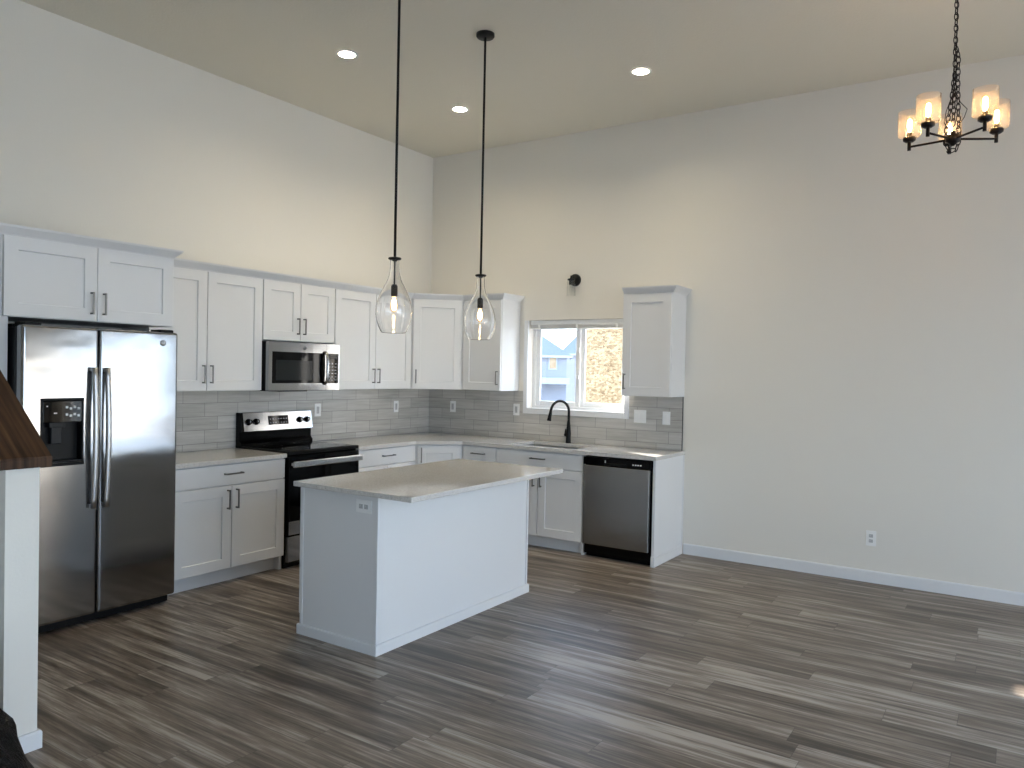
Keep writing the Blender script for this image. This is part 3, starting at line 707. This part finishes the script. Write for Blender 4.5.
# ------------------------------------------------------------ lights
proto = None
CAN_LABELS = ['round recessed ceiling light, leftmost of the three', 'round recessed ceiling light nearest the room corner, between the pendant rods', 'round recessed ceiling light, rightmost of the three, toward the window wall']
for (x, y_), lb in zip(CANS, CAN_LABELS):
    if proto is None:
        proto = t = thing('recessed_light', lb, 'ceiling light', (x, y_, ZC), 0, 'recessed ceiling lights'); t.scale = (.86, .86, 1)
        MB().lathe([(.068, -.0005), (.092, -.0005), (.090, -.006), (.070, -.007), (.068, -.003)], n=32, close=True).build('trim_ring', M_white, t)
        MB().lathe([(.0695, .0), (.060, .075), (.058, .085), (0, .086), (0, .090), (.0705, .090), (.0705, .0)], n=32).build('baffle', M_baffle, t)
        MB().lathe([(0, .016), (.028, .018), (.044, .028), (.048, .046), (.048, .078), (0, .080)], n=24).build('bulb', M_can, t)
    else:
        t = copy_tree(proto); t.location = (x, y_, ZC); t['label'] = lb

def make_pendant(x, y_, label):
    t = thing('pendant_light', label, 'pendant light', (x, y_, ZC), 0, 'glass pendants over the island')
    zt, zb = 2.208-ZC, 1.772-ZC
    MB().lathe([(0, 0), (.062, 0), (.062, -.018), (.056, -.026), (0, -.026)], n=32).build('canopy', M_iron, t)
    MB().tube([(0, 0, -.02), (0, 0, zt+.002)], .008, 10).build('rod', M_iron, t)
    MB().lathe([(0, zt+.012), (.012, zt+.010), (.036, zt+.006), (.039, zt), (.034, zt-.006), (.02, zt-.010), (.010, zt-.016), (0, zt-.016)], n=28).build('cap', M_iron, t)
    so_ = MB().tube([(0, 0, zt-.005), (0, 0, zt-.16)], .005, 10).lathe([(0, zt-.150), (.014, zt-.152), (.0195, zt-.165), (.0195, zt-.218), (.012, zt-.222), (0, zt-.222)], n=20).build('socket', M_iron, t)
    pr = [(.026, -.004), (.028, -.05), (.031, -.085), (.042, -.125), (.062, -.165), (.084, -.210), (.100, -.255), (.108, -.300), (.107, -.335), (.098, -.375), (.082, -.415), (.071, -.434)]
    # smooth profile
    def cr_(p, k=4):
        out = []
        for i in range(len(p)-1):
            a0, a1, a2, a3 = p[max(i-1, 0)], p[i], p[i+1], p[min(i+2, len(p)-1)]
            for j in range(k):
                u = j/k; out.append(tuple(.5*((2*a1[c])+(-a0[c]+a2[c])*u+(2*a0[c]-5*a1[c]+4*a2[c]-a3[c])*u*u+(-a0[c]+3*a1[c]-3*a2[c]+a3[c])*u**3) for c in (0, 1)))
        return out+[p[-1]]
    pp = cr_(pr); th = .004
    MB().lathe([(r, zt+h) for r, h in pp]+[(r-th, zt+h) for r, h in pp[::-1]], n=48, close=True).build('glass_shade', M_shade, t)
    bz = zt-.222
    MB().lathe([(.010, bz+.004), (.012, bz-.010), (.019, bz-.030), (.0235, bz-.055), (.022, bz-.072), (.015, bz-.088), (0, bz-.094)], n=20).build('bulb', M_glow, t)
    MB().lathe([(0, bz-.010), (.009, bz-.02), (.015, bz-.045), (.012, bz-.070), (0, bz-.082)], n=12).build('filament', M_fil, t)
    return t
p1 = make_pendant(2.250, -3.055, 'clear glass teardrop pendant nearer the camera, left of the pair')
p2 = copy_tree(p1); p2.location = (2.250, -2.195, ZC); p2['label'] = 'clear glass teardrop pendant, right of the pair, its round canopy in view'

# chandelier
CX, CY, CZ = 4.995, -1.735, 2.842
t = thing('chandelier', 'dark five-arm chandelier with glass cylinder shades hanging by a chain', 'chandelier', (CX, CY, ZC))
dz = CZ-ZC
MB().lathe([(0, 0), (.065, 0), (.062, -.02), (.02, -.03), (0, -.03)], n=28).build('canopy', M_bronze, t)
MB().lathe([(0, dz+.045), (.012, dz+.04), (.014, dz+.026), (.034, dz+.020), (.036, dz-.014), (.02, dz-.022), (.008, dz-.035), (0, dz-.037)], n=24).build('hub', M_bronze, t)
def links(mb, pts, step=.031, r=.0028):
    # chain of oval links along a polyline
    P = [Vector(p) for p in pts]; acc = []; i = 0; k = 0
    seglen = [(b-a).length for a, b in zip(P, P[1:])]; tot = sum(seglen); n = int(tot/step)
    def at(s):
        for a, b, L in zip(P, P[1:], seglen):
            if s <= L: return a+(b-a)*(s/L), (b-a).normalized()
            s -= L
        return P[-1], (P[-1]-P[-2]).normalized()
    for j in range(n):
        c, d = at((j+.5)*step); ref = Vector((math.cos(.6), math.sin(.6), 0)) if abs(d.z) > .5 else Vector((0, 0, 1)); u = d.cross(ref).normalized(); v = d.cross(u)
        q = u if j % 2 else v
        mb.tube([c+d*(.021*math.sin(a))+q*(.0105*math.cos(a)) for a in [2*math.pi*m_/12 for m_ in range(12)]], r, 6, closed=True)
    return mb
links(MB(), [(0, 0, -.025), (0, 0, dz+.05)]).build('chain', M_bronze, t)
_v = Vector((CX-CAM.x, CY-CAM.y, 0)).normalized(); side = Vector((_v.y, -_v.x, 0))
pA = [Vector((0, 0, dz+.49)), side*.015+Vector((0, 0, dz+.44)), side*.016+Vector((0, 0, dz+.3)), side*.022+Vector((0, 0, dz+.12)), side*.03+Vector((0, 0, dz)), side*.018+Vector((0, 0, dz-.055)), side*-.012+Vector((0, 0, dz-.062)), side*-.034+Vector((0, 0, dz-.02)), side*-.03+Vector((0, 0, dz+.08)), side*-.012+Vector((0, 0, dz+.19)), Vector((0, 0, dz+.36))]
links(MB(), pA).build('spare_chain', M_bronze, t)
mb = MB(); mb.tube([(0, 0, -.02), (.004, .003, dz*.4), (-.004, .003, dz*.7), (.006, 0, dz+.25), side*.03+Vector((0, 0, dz+.19)), side*.062+Vector((0, 0, dz+.15)), side*.050+Vector((0, 0, dz+.11)), side*.012+Vector((0, 0, dz+.05))], .0022, 6)
mb.tube([(0, 0, dz+.26), side*-.035+Vector((0, 0, dz+.15)), side*-.042+Vector((0, 0, dz+.09)), side*-.015+Vector((0, 0, dz+.04))], .0022, 6)
mb.build('wire', M_bronze, t)
away = _v
for k in range(5):
    th = R(94+72*k); dv = side*math.cos(th)+away*math.sin(th); e = dv*.215; Z = Vector((0, 0, 1))
    arm = MB().tube([dv*.02+Z*dz, dv*.206+Z*(dz-.002)], .0062, 8).tube([e+Z*(dz-.022), e+Z*(dz+.028)], .0095, 10).build('arm', M_bronze, t)
    MB().lathe([(0, dz+.024), (.020, dz+.024), (.032, dz+.032), (.034, dz+.044), (.030, dz+.050), (0, dz+.050)], (e.x, e.y, 0), 24).build('cup', M_bronze, arm)
    MB().lathe([(.012, dz+.050), (.052, dz+.052), (.0575, dz+.060), (.059, dz+.075), (.059, dz+.190), (.0565, dz+.190), (.0565, dz+.076), (.052, dz+.057), (.012, dz+.054)], (e.x, e.y, 0), 32, close=True).build('glass_shade', M_seeded, arm)
    MB().lathe([(0, dz+.050), (.0135, dz+.050), (.0135, dz+.074), (0, dz+.074)], (e.x, e.y, 0), 16).build('socket', M_bronze, arm)
    MB().lathe([(0, dz+.072), (.012, dz+.078), (.021, dz+.100), (.021, dz+.135), (.013, dz+.158), (0, dz+.163)], (e.x, e.y, 0), 16).build('bulb', M_glow, arm)
    MB().lathe([(0, dz+.078), (.009, dz+.086), (.012, dz+.115), (.009, dz+.145), (0, dz+.152)], (e.x, e.y, 0), 12).build('filament', M_fil2, arm)

# wall sconce
t = thing('wall_sconce', 'small black wall sconce with a clear glass shade above the window', 'sconce', (1.772, 0, 2.441))
MB().lathe([(0, -.028), (.050, -.026), (.058, -.018), (.059, -.0005), (0, -.0005)], n=32, axis='y').build('back_plate', M_iron, t)
MB().tube([(0, -.02, .0), (0, -.085, .0)], .011, 12).tube([(0, -.085, .035), (0, -.085, -.004)], .010, 12).build('arm', M_iron, t)
MB().lathe([(0, .006), (.034, .004), (.037, -.004), (.034, -.010), (.022, -.012), (.022, -.05), (0, -.05)], (0, -.085, 0), 24).build('socket_cap', M_iron, t)
MB().lathe([(.036, -.008), (.039, -.03), (.042, -.155), (.039, -.155), (.036, -.03), (.033, -.010)], (0, -.085, 0), 28, close=True).build('glass_shade', M_bulbglass, t)
MB().lathe([(.011, -.05), (.013, -.06), (.021, -.085), (.019, -.11), (.010, -.127), (0, -.131)], (0, -.085, 0), 16).build('bulb', M_bulbglass, t)

# window blind, raised
t = thing('window_blind', 'white slatted blind raised to the top of the kitchen window', 'blind', ((WX0+WX1)/2, .04, WZ1))
hw = (WX1-WX0)/2-.006
MB().box(-hw, hw, -.022, .024, -.044, -.002, .003).build('head_rail', M_vinyl, t)
mb = MB()
for i in range(6): mb.box(-hw+.004, hw-.004, -.024, .026, -.050-.0042*i-.0022, -.050-.0042*i)
mb.build('slats', M_white, t)
MB().box(-hw+.004, hw-.004, -.024, .026, -.086, -.076, .002).build('bottom_rail', M_vinyl, t)
for x in (-hw+.10, 0, hw-.10): MB().box(x-.012, x+.012, -.028, -.0245, -.086, -.044, .001).build('ladder_tape', M_white, t)
for x in (-hw+.02, hw-.02): MB().box(x-.014, x+.014, -.026, .026, -.046, -.0008, .002).build('mounting_bracket', M_vinyl, t)

# ------------------------------------------------------------ black bag by the stair wall
bm = bmesh.new(); bmesh.ops.create_icosphere(bm, subdivisions=5, radius=1)
for v in bm.verts:
    p = v.co.copy(); a = math.atan2(p.y, p.x)
    k = 1+.10*noise.noise(p*1.7+Vector((3, 1, 2)))+.06*noise.noise(p*4+Vector((1, 5, 0)))+.035*abs(noise.noise(Vector((a*3.5, p.z*1.2, 4))))*2
    h = p.z
    taper = 1 if h < .35 else max(.16, 1-((h-.35)/.65)**1.5*.9)
    z = (h*.5+.5)*.62 if h < .75 else .5425+(h-.75)*.40
    rr = math.hypot(p.x, p.y)+1e-6
    if h < .1: taper *= min(1.0/rr, (1-min(1, abs(h-.1)/1.1)**5)**.2/max(rr, .05))
    q = Vector((p.x*(.35+.07*max(0, -h))*k*taper, p.y*.31*k*taper, z*(1+.10*noise.noise(p*2.3))))
    fl = 1.38-.80*min(1, q.z/.6); q.x *= fl; q.y *= fl
    if q.z < .03: q.z = max(.002, q.z*.3)
    v.co = q
for f in bm.faces: f.smooth = True
mb = MB(); mb.bm.free(); mb.bm = bm
t = thing('trash_bag', 'black plastic bag on the floor against the stair half wall', 'bag', (2.37, -5.49, 0))
mb.build('bag', M_bag, t)
MB().tube([(.040*math.cos(a), .036*math.sin(a), .617+.01*math.sin(2*a)) for a in [2*math.pi*k/16 for k in range(16)]], .008, 8, closed=True).build('tie', M_bag, t)

# ------------------------------------------------------------ outside
struct(MB().box(-90, 60, -60, 120, -3.4, -3.2).build('ground', M_ground))
# neighbouring house still in raw sheathing, five metres away
t = thing('unfinished_house', 'house sheathed in bare tan strand board close outside the window', 'house', (2.6, 8, -3.2))
MB().box(-3.42, 3.4, -3.0, 3.0, 0, 6.6).build('wall', M_osb, t)
MB().prism([(-3.4, 6.58), (3.4, 6.58), (0, 9.0)], -3.42, 3.8, 'x').build('roof', M_roof, t) if False else MB().prism([(-3.3, 6.6), (3.3, 6.6), (0, 8.6)], -3.6, 3.6, 'x').build('roof', M_roof, t)
def house(label, corner, side_, hx, hy, ze, zr, hip, wins, porch=None, rz=R(30)):
    off = Matrix.Rotation(rz, 2) @ Vector((side_*hx, -hy)); x0 = x1 = 0
    t = thing('house', label, 'house', (corner[0]-off.x, corner[1]-off.y, -3.2), rz); e = ze+3.2; r = zr+3.2
    wl = MB().box(-hx, hx, -hy, hy, 0, e).build('wall', M_siding, t)
    mb = MB(); bm = mb.bm; o_ = .35
    base_ = [bm.verts.new(p) for p in ((-hx-o_, -hy-o_, e), (hx+o_, -hy-o_, e), (hx+o_, hy+o_, e), (-hx-o_, hy+o_, e))]
    top = [bm.verts.new(p) for p in ((-hx+hip, 0, r), (hx-hip, 0, r))]
    for q in ((base_[0], base_[1], top[1], top[0]), (base_[2], base_[3], top[0], top[1]), (base_[1], base_[2], top[1]), (base_[3], base_[0], top[0]), base_[::-1]): bm.faces.new(q)
    mb.build('roof', M_roof, t)
    MB().box(-hx-o_, hx+o_, -hy-o_-.05, -hy-o_, e-.16, e).box(hx+o_, hx+o_+.05, -hy-o_, hy+o_, e-.16, e).build('gutter', M_extw, t)
    for wx, wz, ww, wh in wins:
        f = MB().box(wx-(x0+x1)/2-ww/2-.08, wx-(x0+x1)/2+ww/2+.08, -hy-.05, -hy, wz+3.2-wh/2-.08, wz+3.2+wh/2+.08).build('window', M_extw, t)
        MB().box(wx-(x0+x1)/2-ww/2, wx-(x0+x1)/2+ww/2, -hy-.07, -hy-.05, wz+3.2-wh/2, wz+3.2+wh/2).build('pane', M_dirt_pane, f)  # panes share the mound's mottled orange
    if porch:
        MB().box(-hx-.2, hx+.2, -hy-1.6, -hy, porch+3.2-.15, porch+3.2+.25).build('porch_roof', M_extw, t)
    return t
house('blue-grey house with a hipped roof far outside the left window pane', (-20.9, 40), 1, 9, 4, 2.75, 8.4, 8.2, [(8.05, 2.2, .45, .75), (4.5, 2.2, .5, .75)], porch=.95)
house('blue-grey house further right, partly hidden by the strand board house', (-29.3, 54), -1, 7, 4, 3.3, 8.2, 5.0, [(-3.6, 2.3, .6, .9)], rz=R(38))
bm = bmesh.new(); bmesh.ops.create_icosphere(bm, subdivisions=4, radius=1)
for v in bm.verts:
    p = v.co; k = 1+.25*noise.noise(p*2)
    v.co = Vector((p.x*4.2*k, p.y*2.6*k, max(-.2, p.z*2.6*(1-.5*(p.x**2+p.y**2)*.6)*k)))
for f in bm.faces: f.smooth = True
mb = MB(); mb.bm.free(); mb.bm = bm
tag(mb.build('dirt_mound', M_dirt_pane, loc=(-6.2, 24.5, -3.2)), 'tan mound of soil outside at the lower right of the left pane', 'dirt mound')
mb = MB()
for i in range(60):
    x, y_ = random.uniform(-14.5, -10.5), random.uniform(19.5, 22.5); s_ = random.uniform(.2, .42)
    f0 = len(mb.bm.verts); r_ = bmesh.ops.create_icosphere(mb.bm, subdivisions=2, radius=s_, matrix=Matrix.Translation((x, y_, s_*.5+random.uniform(0, 1.2))) @ Matrix.Diagonal((1, 1, .75, 1)))
    for v in r_['verts']: v.co += Vector((noise.noise(v.co*2.1), noise.noise(v.co*2.3+Vector((5, 0, 0))), noise.noise(v.co*2.7)))*s_*.3
o = mb.build('rock_pile', M_rock, loc=(0, 0, -3.0)); tag(o, 'pile of grey rocks outside at the lower left of the left pane', 'rocks'); o['kind'] = 'stuff'
